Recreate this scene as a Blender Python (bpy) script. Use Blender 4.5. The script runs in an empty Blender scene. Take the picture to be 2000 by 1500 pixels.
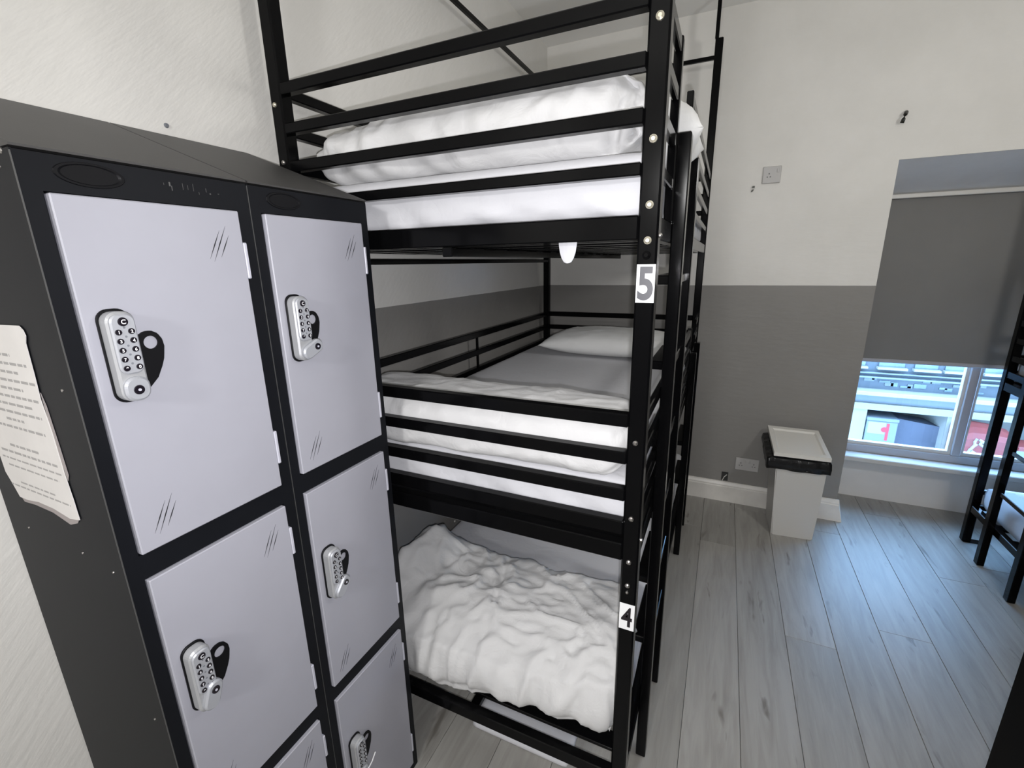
import bpy, bmesh, math, random
from mathutils import Vector, Matrix, noise

random.seed(7)
scene = bpy.context.scene
COL = scene.collection

# ------------------------------------------------------------------ camera
CAM = Vector((1.1859, 0.0, 1.61))
YAW, PITCH, ROLL, FPX = 0.4355, -0.2585, -0.0181, 887.39
cy, sy, cp, sp, cr, sr = (math.cos(YAW), math.sin(YAW), math.cos(PITCH), math.sin(PITCH), math.cos(ROLL), math.sin(ROLL))
_r = Vector((cy, sy, 0)); _f = Vector((-sy * cp, cy * cp, sp)); _u = Vector((sy * sp, -cy * sp, cp))
R = _r * cr + _u * sr
U = -_r * sr + _u * cr
F = _f
cam_data = bpy.data.cameras.new('camera')
cam_data.sensor_width = 36.0
cam_data.lens = FPX * 36.0 / 2000.0
cam_data.clip_start = 0.02
cam = bpy.data.objects.new('camera', cam_data)
COL.objects.link(cam)
cam.matrix_world = Matrix(((R.x, U.x, -F.x, CAM.x), (R.y, U.y, -F.y, CAM.y), (R.z, U.z, -F.z, CAM.z), (0, 0, 0, 1)))
scene.camera = cam

# ------------------------------------------------------------------ world, lamps, exposure
world = bpy.data.worlds.new('sky'); scene.world = world
world.use_nodes = True
bgn = world.node_tree.nodes['Background']
bgn.inputs['Color'].default_value = (0.33, 0.60, 1.0, 1)
bgn.inputs['Strength'].default_value = 13.0


def lamp(name, kind, loc, energy, color, size=0.1, aim=None, **kw):
    d = bpy.data.lights.new(name, kind)
    d.energy = energy; d.color = color
    if kind == 'AREA':
        d.shape = 'DISK'; d.size = size
    else:
        d.shadow_soft_size = size
    for k, v in kw.items():
        setattr(d, k, v)
    o = bpy.data.objects.new(name, d); COL.objects.link(o); o.location = loc
    if aim is not None:
        o.rotation_euler = (Vector(aim) - Vector(loc)).to_track_quat('-Z', 'Y').to_euler()
    return o


# the phone's own flash beside the lens
lamp('phone_flash', 'SPOT', CAM - U * 0.035 + R * 0.012, 48.0, (0.97, 0.965, 1.0), 0.006, aim=CAM + F * 2 - U * 0.035, spot_size=math.radians(165), spot_blend=1.0)
# ceiling lamp of the dormitory (fitting out of frame), then an added fill lamp
lamp('ceiling_and_fill_lamp', 'POINT', (2.35, 1.35, 2.05), 26.0, (1.0, 0.985, 0.955), 0.11)
lamp('ceiling_and_fill_lamp', 'POINT', (0.95, -1.42, 2.10), 58.0, (1.0, 0.995, 0.985), 0.11)  # unseen fill added behind the camera to lift bed fronts and left wall

vs = scene.view_settings
vs.view_transform = 'Standard'; vs.look = 'None'; vs.gamma = 1.0; vs.use_curve_mapping = False
vs.exposure = 0.16
scene.display_settings.display_device = 'sRGB'

# ------------------------------------------------------------------ materials


class NT:
    def __init__(self, name):
        self.m = bpy.data.materials.new(name); self.m.use_nodes = True
        self.t = self.m.node_tree; self.n = self.t.nodes; self.b = self.n['Principled BSDF']

    def add(self, typ, **kw):
        x = self.n.new(typ)
        for k, v in kw.items():
            if k[0] == '_':
                setattr(x, k[1:], v)
            else:
                x.inputs[k.replace('__', ' ')].default_value = v
        return x

    def link(self, a, ao, b, bi):
        self.t.links.new(a.outputs[ao], b.inputs[bi])

    def coords(self, space='Object', scale=(1, 1, 1)):
        tc = self.add('ShaderNodeTexCoord'); mp = self.add('ShaderNodeMapping')
        mp.inputs['Scale'].default_value = scale
        self.link(tc, space, mp, 'Vector')
        return mp


def mat(name, col, rough=0.5, metal=0.0, spec=0.5, coat=0.0, var=0.0, vscale=6.0, bump=0.0, bscale=60.0, bstretch=(1, 1, 1), bdist=0.002):
    k = NT(name); b = k.b
    b.inputs['Base Color'].default_value = (*col, 1); b.inputs['Roughness'].default_value = rough
    b.inputs['Metallic'].default_value = metal; b.inputs['Specular IOR Level'].default_value = spec
    b.inputs['Coat Weight'].default_value = coat; b.inputs['Coat Roughness'].default_value = 0.08
    if var > 0:
        mp = k.coords('Object'); nz = k.add('ShaderNodeTexNoise', Scale=vscale, Detail=4.0, Roughness=0.6)
        k.link(mp, 'Vector', nz, 'Vector')
        rp = k.add('ShaderNodeValToRGB')
        rp.color_ramp.elements[0].position = 0.3; rp.color_ramp.elements[1].position = 0.75
        rp.color_ramp.elements[0].color = (*[c * (1 - var) for c in col], 1)
        rp.color_ramp.elements[1].color = (*[min(1, c * (1 + var * .6)) for c in col], 1)
        k.link(nz, 'Fac', rp, 'Fac'); k.link(rp, 'Color', b, 'Base Color')
    if bump > 0:
        mp = k.coords('Object', bstretch); nz = k.add('ShaderNodeTexNoise', Scale=bscale, Detail=3.0, Roughness=0.55)
        k.link(mp, 'Vector', nz, 'Vector')
        bp = k.add('ShaderNodeBump', Strength=bump, Distance=bdist)
        k.link(nz, 'Fac', bp, 'Height'); k.link(bp, 'Normal', b, 'Normal')
    return k.m


def wall_material(name, light, dark, dado, streaks):
    k = NT(name); b = k.b
    geo = k.add('ShaderNodeNewGeometry'); sep = k.add('ShaderNodeSeparateXYZ')
    k.link(geo, 'Position', sep, 'Vector')
    nz = k.add('ShaderNodeTexNoise', Scale=9.0, Detail=3.0)
    k.link(geo, 'Position', nz, 'Vector')
    wob = k.add('ShaderNodeMath', _operation='MULTIPLY_ADD'); wob.inputs[1].default_value = 0.004; wob.inputs[2].default_value = dado - 0.002
    k.link(nz, 'Fac', wob, 0)
    gt = k.add('ShaderNodeMath', _operation='GREATER_THAN')
    k.link(sep, 'Z', gt, 0); k.link(wob, 'Value', gt, 1)
    # on the left wall the dark band starts behind the lockers
    near = k.add('ShaderNodeMath', _operation='LESS_THAN'); near.inputs[1].default_value = 0.6
    left = k.add('ShaderNodeMath', _operation='LESS_THAN'); left.inputs[1].default_value = 0.01
    k.link(sep, 'Y', near, 0); k.link(sep, 'X', left, 0)
    both = k.add('ShaderNodeMath', _operation='MULTIPLY'); k.link(near, 'Value', both, 0); k.link(left, 'Value', both, 1)
    mx = k.add('ShaderNodeMath', _operation='MAXIMUM'); k.link(gt, 'Value', mx, 0); k.link(both, 'Value', mx, 1)
    mix = k.add('ShaderNodeMix', _data_type='RGBA')
    mix.inputs['A'].default_value = (*dark, 1); mix.inputs['B'].default_value = (*light, 1)
    k.link(mx, 'Value', mix, 'Factor')
    # smudges of wear
    n2 = k.add('ShaderNodeTexNoise', Scale=2.3, Detail=5.0, Roughness=0.65); k.link(geo, 'Position', n2, 'Vector')
    rp = k.add('ShaderNodeValToRGB')
    rp.color_ramp.elements[0].position = 0.35; rp.color_ramp.elements[0].color = (0.93, 0.93, 0.925, 1)
    rp.color_ramp.elements[1].position = 0.65; rp.color_ramp.elements[1].color = (1, 1, 1, 1)
    k.link(n2, 'Fac', rp, 'Fac')
    mul = k.add('ShaderNodeMix', _data_type='RGBA', _blend_type='MULTIPLY'); mul.inputs['Factor'].default_value = 1
    k.link(mix, 'Result', mul, 'A'); k.link(rp, 'Color', mul, 'B'); k.link(mul, 'Result', b, 'Base Color')
    b.inputs['Roughness'].default_value = 0.62; b.inputs['Specular IOR Level'].default_value = 0.3
    # embossed relief
    rot = k.add('ShaderNodeMapping'); rot.inputs['Rotation'].default_value = (math.radians(-43), 0, 0)
    mp = k.add('ShaderNodeMapping'); mp.inputs['Scale'].default_value = streaks
    k.link(geo, 'Position', rot, 'Vector'); k.link(rot, 'Vector', mp, 'Vector')
    n3 = k.add('ShaderNodeTexNoise', Scale=14.0, Detail=3.0, Roughness=0.5); k.link(mp, 'Vector', n3, 'Vector')
    bp = k.add('ShaderNodeBump', Strength=0.2, Distance=0.006)
    k.link(n3, 'Fac', bp, 'Height'); k.link(bp, 'Normal', b, 'Normal')
    return k.m


def plank_material():
    k = NT('laminate'); b = k.b
    geo = k.add('ShaderNodeNewGeometry')
    oi = k.add('ShaderNodeObjectInfo')
    off = k.add('ShaderNodeVectorMath', _operation='MULTIPLY_ADD')
    off.inputs[1].default_value = (0, 0, 0)
    cmb = k.add('ShaderNodeCombineXYZ')
    m10 = k.add('ShaderNodeMath', _operation='MULTIPLY'); m10.inputs[1].default_value = 37.0
    k.link(oi, 'Random', m10, 0); k.link(m10, 'Value', cmb, 'Y'); k.link(m10, 'Value', cmb, 'Z')
    addv = k.add('ShaderNodeVectorMath', _operation='ADD')
    k.link(geo, 'Position', addv, 0); k.link(cmb, 'Vector', addv, 1)
    mp = k.add('ShaderNodeMapping'); mp.inputs['Scale'].default_value = (14, 1.3, 1)
    k.link(addv, 'Vector', mp, 'Vector')
    grain = k.add('ShaderNodeTexNoise', Scale=2.2, Detail=6.0, Roughness=0.6, Distortion=0.6); k.link(mp, 'Vector', grain, 'Vector')
    rp = k.add('ShaderNodeValToRGB')
    e = rp.color_ramp.elements
    e[0].position = 0.28; e[0].color = (0.265, 0.253, 0.232, 1)
    e[1].position = 0.62; e[1].color = (0.355, 0.345, 0.32, 1)
    k.link(grain, 'Fac', rp, 'Fac')
    # knots and short cracks
    mp2 = k.add('ShaderNodeMapping'); mp2.inputs['Scale'].default_value = (16, 3.2, 1)
    k.link(addv, 'Vector', mp2, 'Vector')
    kn = k.add('ShaderNodeTexNoise', Scale=1.1, Detail=3.0, Roughness=0.55, Distortion=0.4); k.link(mp2, 'Vector', kn, 'Vector')
    kr = k.add('ShaderNodeValToRGB')
    kr.color_ramp.elements[0].position = 0.27; kr.color_ramp.elements[0].color = (0.5, 0.48, 0.46, 1)
    kr.color_ramp.elements[1].position = 0.36; kr.color_ramp.elements[1].color = (1, 1, 1, 1)
    k.link(kn, 'Fac', kr, 'Fac')
    mul = k.add('ShaderNodeMix', _data_type='RGBA', _blend_type='MULTIPLY'); mul.inputs['Factor'].default_value = 1
    k.link(rp, 'Color', mul, 'A'); k.link(kr, 'Color', mul, 'B')
    hsv = k.add('ShaderNodeHueSaturation')
    mr = k.add('ShaderNodeMapRange'); mr.inputs['To Min'].default_value = 0.9; mr.inputs['To Max'].default_value = 1.1
    k.link(oi, 'Random', mr, 'Value'); k.link(mr, 'Result', hsv, 'Value'); k.link(mul, 'Result', hsv, 'Color')
    k.link(hsv, 'Color', b, 'Base Color')
    b.inputs['Roughness'].default_value = 0.40; b.inputs['Specular IOR Level'].default_value = 0.55
    bp = k.add('ShaderNodeBump', Strength=0.12, Distance=0.002)
    k.link(grain, 'Fac', bp, 'Height'); k.link(bp, 'Normal', b, 'Normal')
    return k.m


def glass_material():
    k = NT('window_glass')
    tr = k.add('ShaderNodeBsdfTransparent'); tr.inputs['Color'].default_value = (0.95, 0.98, 1.0, 1)
    gl = k.add('ShaderNodeBsdfGlossy'); gl.inputs['Roughness'].default_value = 0.02
    fr = k.add('ShaderNodeFresnel'); fr.inputs['IOR'].default_value = 1.45
    mx = k.add('ShaderNodeMixShader')
    # reflect on the outer side of each face only (a flat pane does not trap light)
    geo = k.add('ShaderNodeNewGeometry')
    inv = k.add('ShaderNodeMath', _operation='SUBTRACT'); inv.inputs[0].default_value = 1.0; k.link(geo, 'Backfacing', inv, 1)
    fm = k.add('ShaderNodeMath', _operation='MULTIPLY'); k.link(fr, 'Fac', fm, 0); k.link(inv, 'Value', fm, 1)
    k.link(fm, 'Value', mx, 0); k.t.links.new(tr.outputs[0], mx.inputs[1]); k.t.links.new(gl.outputs[0], mx.inputs[2])
    k.t.links.new(mx.outputs[0], k.n['Material Output'].inputs['Surface'])
    return k.m


def cloth_material(name, col, bump=0.35):
    k = NT(name); b = k.b
    b.inputs['Base Color'].default_value = (*col, 1); b.inputs['Roughness'].default_value = 0.9
    b.inputs['Specular IOR Level'].default_value = 0.15; b.inputs['Sheen Weight'].default_value = 0.08
    mp = k.coords('Object'); nz = k.add('ShaderNodeTexNoise', Scale=16.0, Detail=4.0, Roughness=0.55, Distortion=1.2)
    k.link(mp, 'Vector', nz, 'Vector')
    bp = k.add('ShaderNodeBump', Strength=bump, Distance=0.008)
    k.link(nz, 'Fac', bp, 'Height'); k.link(bp, 'Normal', b, 'Normal')
    return k.m


M = {}
M['wall'] = wall_material('wall_paint', (0.75, 0.735, 0.70), (0.265, 0.256, 0.243), 1.457, (1, 1.0, 4.5))
M['ceiling'] = mat('ceiling_paint', (0.87, 0.86, 0.83), 0.8)
M['plain_paint'] = mat('plain_paint', (0.78, 0.77, 0.75), 0.6, var=0.06, vscale=3)
M['soffit'] = mat('soffit_paint', (0.70, 0.70, 0.70), 0.6, var=0.08, vscale=4)
M['gloss_white'] = mat('gloss_white', (0.66, 0.64, 0.60), 0.35, var=0.08, vscale=5)
M['skirting'] = mat('skirting_gloss', (0.78, 0.755, 0.71), 0.4, var=0.12, vscale=7)
M['laminate'] = plank_material()
M['underlay'] = mat('plank_joint', (0.07, 0.067, 0.062), 0.9)
M['black'] = mat('black_enamel', (0.0025, 0.0025, 0.0028), 0.14, spec=0.10)
M['black_dull'] = mat('black_dull', (0.0015, 0.0015, 0.0018), 0.5, spec=0.08)
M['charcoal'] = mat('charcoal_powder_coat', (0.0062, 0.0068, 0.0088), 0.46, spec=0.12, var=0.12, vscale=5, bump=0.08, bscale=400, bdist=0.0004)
M['charcoal_top_lit'] = mat('charcoal_top_lit', (0.04, 0.0385, 0.038), 0.5, var=0.15, vscale=5)  # paler than the carcass: light from above put into the colour
M['charcoal_edge'] = mat('charcoal_edge', (0.05, 0.05, 0.05), 0.4)
M['locker_door'] = mat('locker_door_grey', (0.335, 0.335, 0.378), 0.42, var=0.04, vscale=5)
M['hinge'] = mat('hinge_grey', (0.45, 0.45, 0.51), 0.4)
M['slot'] = mat('slot_dark', (0.006, 0.006, 0.008), 0.7)
M['lock_body'] = mat('lock_silver', (0.36, 0.365, 0.375), 0.45, metal=0.3)
M['lock_face'] = mat('lock_face_silver', (0.40, 0.41, 0.44), 0.42, metal=0.35)
M['gasket'] = mat('gasket_black', (0.004, 0.004, 0.005), 0.5, spec=0.15)
M['button'] = mat('button_black', (0.008, 0.006, 0.010), 0.25)
M['numeral'] = mat('numeral_white', (0.8, 0.8, 0.82), 0.5)
M['dot'] = mat('dot_grey', (0.16, 0.17, 0.19), 0.4)
M['sheet'] = cloth_material('white_sheet', (0.595, 0.595, 0.62), 0.25)
M['duvet'] = cloth_material('white_duvet', (0.625, 0.622, 0.62), 0.4)
M['pillow'] = cloth_material('white_pillow', (0.68, 0.68, 0.67), 0.3)
M['paper'] = mat('paper', (0.62, 0.60, 0.585), 0.8, var=0.06, vscale=12)
M['torn'] = mat('torn_paper', (0.30, 0.27, 0.265), 0.9)
M['print'] = mat('print_grey', (0.33, 0.32, 0.315), 0.9)
M['sticker'] = mat('sticker_white', (0.80, 0.80, 0.80), 0.4)
M['digit_grey'] = mat('digit_grey', (0.055, 0.055, 0.065), 0.4)
M['digit_black'] = mat('digit_black', (0.012, 0.008, 0.012), 0.4)
M['bolt'] = mat('bolt_brass', (0.66, 0.62, 0.50), 0.3, metal=0.8)
M['bolt_steel'] = mat('bolt_steel', (0.42, 0.40, 0.38), 0.25, metal=0.9)
M['bin'] = mat('bin_plastic', (0.60, 0.59, 0.565), 0.45)
M['bin_lid'] = mat('bin_lid_plastic', (0.74, 0.725, 0.68), 0.4)
M['bag'] = mat('bag_black', (0.008, 0.008, 0.009), 0.3, bump=0.5, bscale=30, bdist=0.01)
M['socket'] = mat('socket_plate', (0.47, 0.46, 0.45), 0.4)
M['socket_hole'] = mat('socket_hole', (0.03, 0.03, 0.03), 0.7)
M['blind'] = mat('blind_fabric', (0.215, 0.21, 0.20), 0.85, var=0.06, vscale=3, bump=0.15, bscale=300, bdist=0.0006)
M['frame'] = mat('window_frame_paint', (0.42, 0.42, 0.45), 0.45)
M['glass'] = glass_material()
M['facade'] = mat('facade_render', (0.095, 0.10, 0.108), 0.8, var=0.25, vscale=1.6)
M['facade_ledge'] = mat('facade_ledge', (0.17, 0.177, 0.184), 0.7, var=0.1, vscale=2)
M['facade_white'] = mat('facade_white', (0.29, 0.26, 0.22), 0.7, var=0.06, vscale=2)
M['facade_dark'] = mat('facade_dark', (0.045, 0.05, 0.06), 0.5, var=0.4, vscale=3)
M['facade_glass'] = mat('facade_glass', (0.13, 0.16, 0.19), 0.15, var=0.5, vscale=5)
M['tarmac'] = mat('tarmac_blue_grey', (0.085, 0.085, 0.105), 0.8, var=0.2, vscale=2)
M['red'] = mat('awning_red', (0.18, 0.02, 0.014), 0.5, var=0.25, vscale=5)
M['label_red'] = mat('label_red', (0.4, 0.02, 0.03), 0.5)
M['label_pink'] = mat('label_pink', (0.28, 0.19, 0.2), 0.6)
M['grey_metal'] = mat('hook_metal', (0.05, 0.05, 0.045), 0.35, metal=0.6)

# ------------------------------------------------------------------ mesh helpers


def link(name, data, parent=None, loc=None):
    o = bpy.data.objects.new(name, data); COL.objects.link(o)
    if parent is not None:
        o.parent = parent
    if loc is not None:
        o.location = loc
    return o


def wloc(o):
    v = Vector((0, 0, 0))
    while o is not None:
        v += o.location; o = o.parent
    return v


def thing(name, label, cat, loc, group=None):
    o = link(name, None, None, loc)
    o.empty_display_size = 0.1
    tag(o, label, cat, group)
    return o


def tag(o, label, cat, group=None):
    o['label'] = label; o['category'] = cat
    if group:
        o['group'] = group
    return o


def build(name, bm, m, parent=None, smooth=False, world=True, loc=None):
    """one mesh object; bm is in world coordinates when world=True"""
    if world:
        base = wloc(parent)
        if loc is not None:
            base = base + Vector(loc)
        bmesh.ops.translate(bm, verts=bm.verts, vec=-base)
    bmesh.ops.recalc_face_normals(bm, faces=bm.faces)
    me = bpy.data.meshes.new(name)
    bm.to_mesh(me); bm.free()
    me.materials.append(m)
    if smooth:
        for p in me.polygons:
            p.use_smooth = True
    return link(name, me, parent, loc)


def structure(name, bm, m, parent=None, smooth=False):
    o = build(name, bm, m, parent, smooth)
    o['kind'] = 'structure'
    return o


def box(bm, x0, x1, y0, y1, z0, z1, bevel=0.0, seg=1):
    vs_ = [bm.verts.new((x, y, z)) for z in (z0, z1) for y in (y0, y1) for x in (x0, x1)]
    fs = [(0, 2, 3, 1), (4, 5, 7, 6), (0, 1, 5, 4), (2, 6, 7, 3), (0, 4, 6, 2), (1, 3, 7, 5)]
    faces = [bm.faces.new([vs_[i] for i in f]) for f in fs]
    if bevel > 0:
        ed = list({e for f in faces for e in f.edges})
        bmesh.ops.bevel(bm, geom=ed, offset=bevel, segments=seg, profile=0.5, affect='EDGES')
    return bm


def bx(*a, **k):
    return box(bmesh.new(), *a, **k)


def cyl(bm, p0, p1, r0, r1=None, n=16):
    p0 = Vector(p0); p1 = Vector(p1); r1 = r0 if r1 is None else r1
    d = (p1 - p0).normalized()
    a = d.orthogonal().normalized(); b = d.cross(a)
    A = []; B = []
    for i in range(n):
        t = 2 * math.pi * i / n
        v = a * math.cos(t) + b * math.sin(t)
        A.append(bm.verts.new(p0 + v * r0)); B.append(bm.verts.new(p1 + v * r1))
    for i in range(n):
        bm.faces.new((A[i], A[(i + 1) % n], B[(i + 1) % n], B[i]))
    bm.faces.new(A[::-1]); bm.faces.new(B)
    return bm


def tube(bm, pts, r, n=10):
    rings = []
    for i, p in enumerate(pts):
        p = Vector(p)
        d = (Vector(pts[min(i + 1, len(pts) - 1)]) - Vector(pts[max(i - 1, 0)])).normalized()
        a = d.cross(Vector((0.3, 0.2, 1))).normalized(); b = d.cross(a)
        rings.append([bm.verts.new(p + (a * math.cos(t) + b * math.sin(t)) * r) for t in [2 * math.pi * k / n for k in range(n)]])
    for q in range(len(rings) - 1):
        for i in range(n):
            bm.faces.new((rings[q][i], rings[q][(i + 1) % n], rings[q + 1][(i + 1) % n], rings[q + 1][i]))
    bm.faces.new(rings[0][::-1]); bm.faces.new(rings[-1])
    return bm


def prism(bm, poly, d0, d1, axis):
    """extrude a polygon (two coordinates) along axis; poly is in the two other axes in cyclic XYZ order without the axis"""
    def P(a, b, c):
        return {'X': (c, a, b), 'Y': (a, c, b), 'Z': (a, b, c)}[axis]
    A = [bm.verts.new(P(a, b, d0)) for a, b in poly]
    B = [bm.verts.new(P(a, b, d1)) for a, b in poly]
    n = len(poly)
    for i in range(n):
        bm.faces.new((A[i], A[(i + 1) % n], B[(i + 1) % n], B[i]))
    bm.faces.new(A[::-1]); bm.faces.new(B)
    return bm


_text_cache = {}


def text_polys(body, bold=0.0):
    """glyph outline filled as a flat mesh, centred, unit height"""
    key = (body, bold)
    if key not in _text_cache:
        cu = bpy.data.curves.new('glyphs', 'FONT'); cu.body = body; cu.offset = bold
        o = bpy.data.objects.new('glyphs', cu); COL.objects.link(o)
        dg = bpy.context.evaluated_depsgraph_get()
        me = bpy.data.meshes.new_from_object(o.evaluated_get(dg))
        vsx = [tuple(v.co) for v in me.vertices]; fs = [tuple(p.vertices) for p in me.polygons]
        bpy.data.objects.remove(o); bpy.data.curves.remove(cu); bpy.data.meshes.remove(me)
        xs = [v[0] for v in vsx]; ys = [v[1] for v in vsx]
        cx, cyy, h, w = (min(xs) + max(xs)) / 2, (min(ys) + max(ys)) / 2, max(ys) - min(ys), max(xs) - min(xs)
        _text_cache[key] = ([((x - cx) / w, (y - cyy) / h) for x, y, _ in vsx], fs, w / h)
    return _text_cache[key]


def add_text(bm, body, to3d, w, h, bold=0.0):
    v2, fs, asp = text_polys(body, bold)
    if w is None:
        w = h * asp
    vv = [bm.verts.new(to3d(x * w, y * h)) for x, y in v2]
    for f in fs:
        try:
            bm.faces.new([vv[i] for i in f])
        except ValueError:
            pass
    return bm


# ------------------------------------------------------------------ room shell
D, H = 3.183, 2.955
XR, YB = 3.90, -2.80
WX0, WX1 = 1.943, 3.32      # window recess
WHEAD = 2.097
YW = 3.60                   # plane of the window
T = 0.12
structure('wall_left', bx(-T, 0, YB, D, -0.1, H + 0.1), M['wall'])
structure('wall_right', bx(XR, XR + T, YB, D + 0.6, -0.1, H + 0.1), M['wall'])
structure('wall_back', bx(-T, XR + T, YB - T, YB, -0.1, H + 0.1), M['wall'])
bm = bmesh.new()
box(bm, -T, WX0, D, YW + 0.1, -0.1, H + 0.1)
box(bm, WX1, XR + T, D, YW + 0.1, -0.1, H + 0.1)
box(bm, WX0, WX1, D, YW + 0.1, WHEAD, H + 0.1)
structure('wall_far', bm, M['wall'])
structure('ceiling', bx(-T, XR + T, YB - T, YW + 0.1, H, H + 0.1), M['ceiling'])
# splayed soffit of the recess, a trim strip under it and the panel below the window
bm = prism(bmesh.new(), [(D + 0.001, WHEAD + 0.002), (YW + 0.05, WHEAD + 0.002), (YW + 0.05, 1.962), (D + 0.36, 1.962)], WX0, WX1, 'X')
structure('trim_1', bm, M['soffit'])
structure('trim_2', bx(WX0, WX1, D + 0.335, D + 0.365, 1.938, 1.962, bevel=0.003), M['gloss_white'])
bm = bx(WX0, WX1, YW, YW + 0.1, -0.05, 0.30)
structure('trim_3', bm, M['plain_paint'])

# floor: base and separate laminate planks
floor = structure('floor', bx(-T, XR + T, YB - T, YW + 0.1, -0.10, -0.012), M['underlay'])
PW = 0.19
plank_meshes = {}


def plank(x0, x1, y0, y1):
    key = (round(x1 - x0, 3), round(y1 - y0, 3))
    if key not in plank_meshes:
        b = box(bmesh.new(), 0, x1 - x0, 0, y1 - y0, -0.0119, 0.0, bevel=0.0009)
        bmesh.ops.recalc_face_normals(b, faces=b.faces)
        me = bpy.data.meshes.new('plank'); b.to_mesh(me); b.free(); me.materials.append(M['laminate'])
        plank_meshes[key] = me
    o = link('plank', plank_meshes[key], floor, (x0, y0, 0)); o['kind'] = 'structure'


xs0 = 1.375 - PW * 8
ends = {9: 2.0, 11: 2.2, 8: 1.05, 10: 0.95, 7: 2.62, 12: 1.3, 13: 2.75}
k = 0
x = xs0
while x < XR:
    xa, xb = max(x, 0.002), min(x + PW, XR - 0.002)
    L = 2.05
    s = ends.get(k, 0.3 + (k * 0.47) % 1.2)
    while s > YB:
        s -= L
    lim = YW if (xa + xb) / 2 > WX0 else D
    while s < lim:
        a, b_ = max(s, YB), min(s + L, lim - 0.002)
        if b_ - a > 0.02:
            plank(xa + 0.0007, xb - 0.0007, a + 0.0006, b_ - 0.0006)
        s += L
    x += PW; k += 1

# skirting with moulded top; the far one stops short of the window recess with a splayed end
def skirt_profile(h=0.143, t=0.018):
    return [(0, 0), (t, 0), (t, h - 0.035), (t - 0.004, h - 0.030), (t - 0.004, h - 0.022), (t - 0.011, h - 0.008), (t - 0.013, h), (0, h)]


bm = prism(bmesh.new(), [(D - a, b) for a, b in skirt_profile()], 0.018, WX0 + 0.012, 'X')
for v in bm.verts:
    if v.co.x > 1.9 and v.co.z < 0.03:
        v.co.x += 0.028
structure('baseboard_far', bm, M['skirting'])
bm = prism(bmesh.new(), [(a, b) for a, b in skirt_profile()], YB, D, 'Y')
structure('baseboard_left', bm, M['skirting'])

# ------------------------------------------------------------------ window
win = link('window_1', None, None, (2.6, YW, 0.33)); win['kind'] = 'structure'
yf0, yf1 = YW - 0.02, YW + 0.035
bm = bmesh.new()
box(bm, WX0 + 0.002, 2.015, yf0, yf1, 0.335, 1.96, bevel=0.003)
box(bm, WX1 - 0.06, WX1 - 0.002, yf0, yf1, 0.335, 1.96, bevel=0.003)
box(bm, 2.0151, WX1 - 0.0601, yf0, yf1, 1.90, 1.96, bevel=0.003)
build('outer_frame', bm, M['frame'], win)
build('bottom_rail', bx(2.0151, WX1 - 0.0601, yf0, yf1, 0.335, 0.386, bevel=0.004), M['frame'], win)
build('mullion', bx(2.578, 2.624, yf0 - 0.004, yf1, 0.3861, 1.8999, bevel=0.004), M['frame'], win)
for a, b_ in ((2.0151, 2.5779), (2.6241, WX1 - 0.0601)):
    bm = bmesh.new()
    box(bm, a, b_, yf0 + 0.012, yf1 - 0.008, 0.3861, 0.408)
    box(bm, a, a + 0.016, yf0 + 0.012, yf1 - 0.008, 0.408, 1.88)
    box(bm, b_ - 0.016, b_, yf0 + 0.012, yf1 - 0.008, 0.408, 1.88)
    box(bm, a, b_, yf0 + 0.012, yf1 - 0.008, 1.88, 1.8999)
    s = build('sash', bm, M['gloss_white'], win)
    build('glass_pane', bx(a + 0.016, b_ - 0.016, YW + 0.006, YW + 0.010, 0.408, 1.88), M['glass'], s)
build('window_sill', bx(WX0 + 0.002, WX1 - 0.002, YW - 0.125, YW + 0.03, 0.300, 0.3345, bevel=0.005), M['gloss_white'], win)

# roller blind, drawn half way down
blind = thing('roller_blind', 'grey roller blind pulled most of the way down over the window', 'blind', (2.6, D + 0.37, 0.96))
build('fabric', bx(1.955, 3.30, D + 0.372, D + 0.3745, 0.985, 1.945), M['blind'], blind)
build('bottom_bar', bx(1.955, 3.30, D + 0.366, D + 0.381, 0.962, 0.9848, bevel=0.004), M['frame'], blind)
build('roller', cyl(bmesh.new(), (1.96, D + 0.392, 1.925), (3.295, D + 0.392, 1.925), 0.016), M['blind'], blind, smooth=True)

# ------------------------------------------------------------------ bunk beds
TIERS = {'low': (0.192, 0.232), 'mid': (0.914, 0.9597), 'top': (1.652, 1.698)}
MID_RAILS = [(1.2535, 1.2845), (1.1645, 1.1945), (1.0715, 1.1025)]
MID_LOW = (0.983, 1.0195)
TOP_RAILS = [(2.048, 2.075), (1.954, 1.980), (1.861, 1.8885)]
TOP_LOW = (1.771, 1.7945)
P = 0.0395
BV = 0.0025


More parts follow.
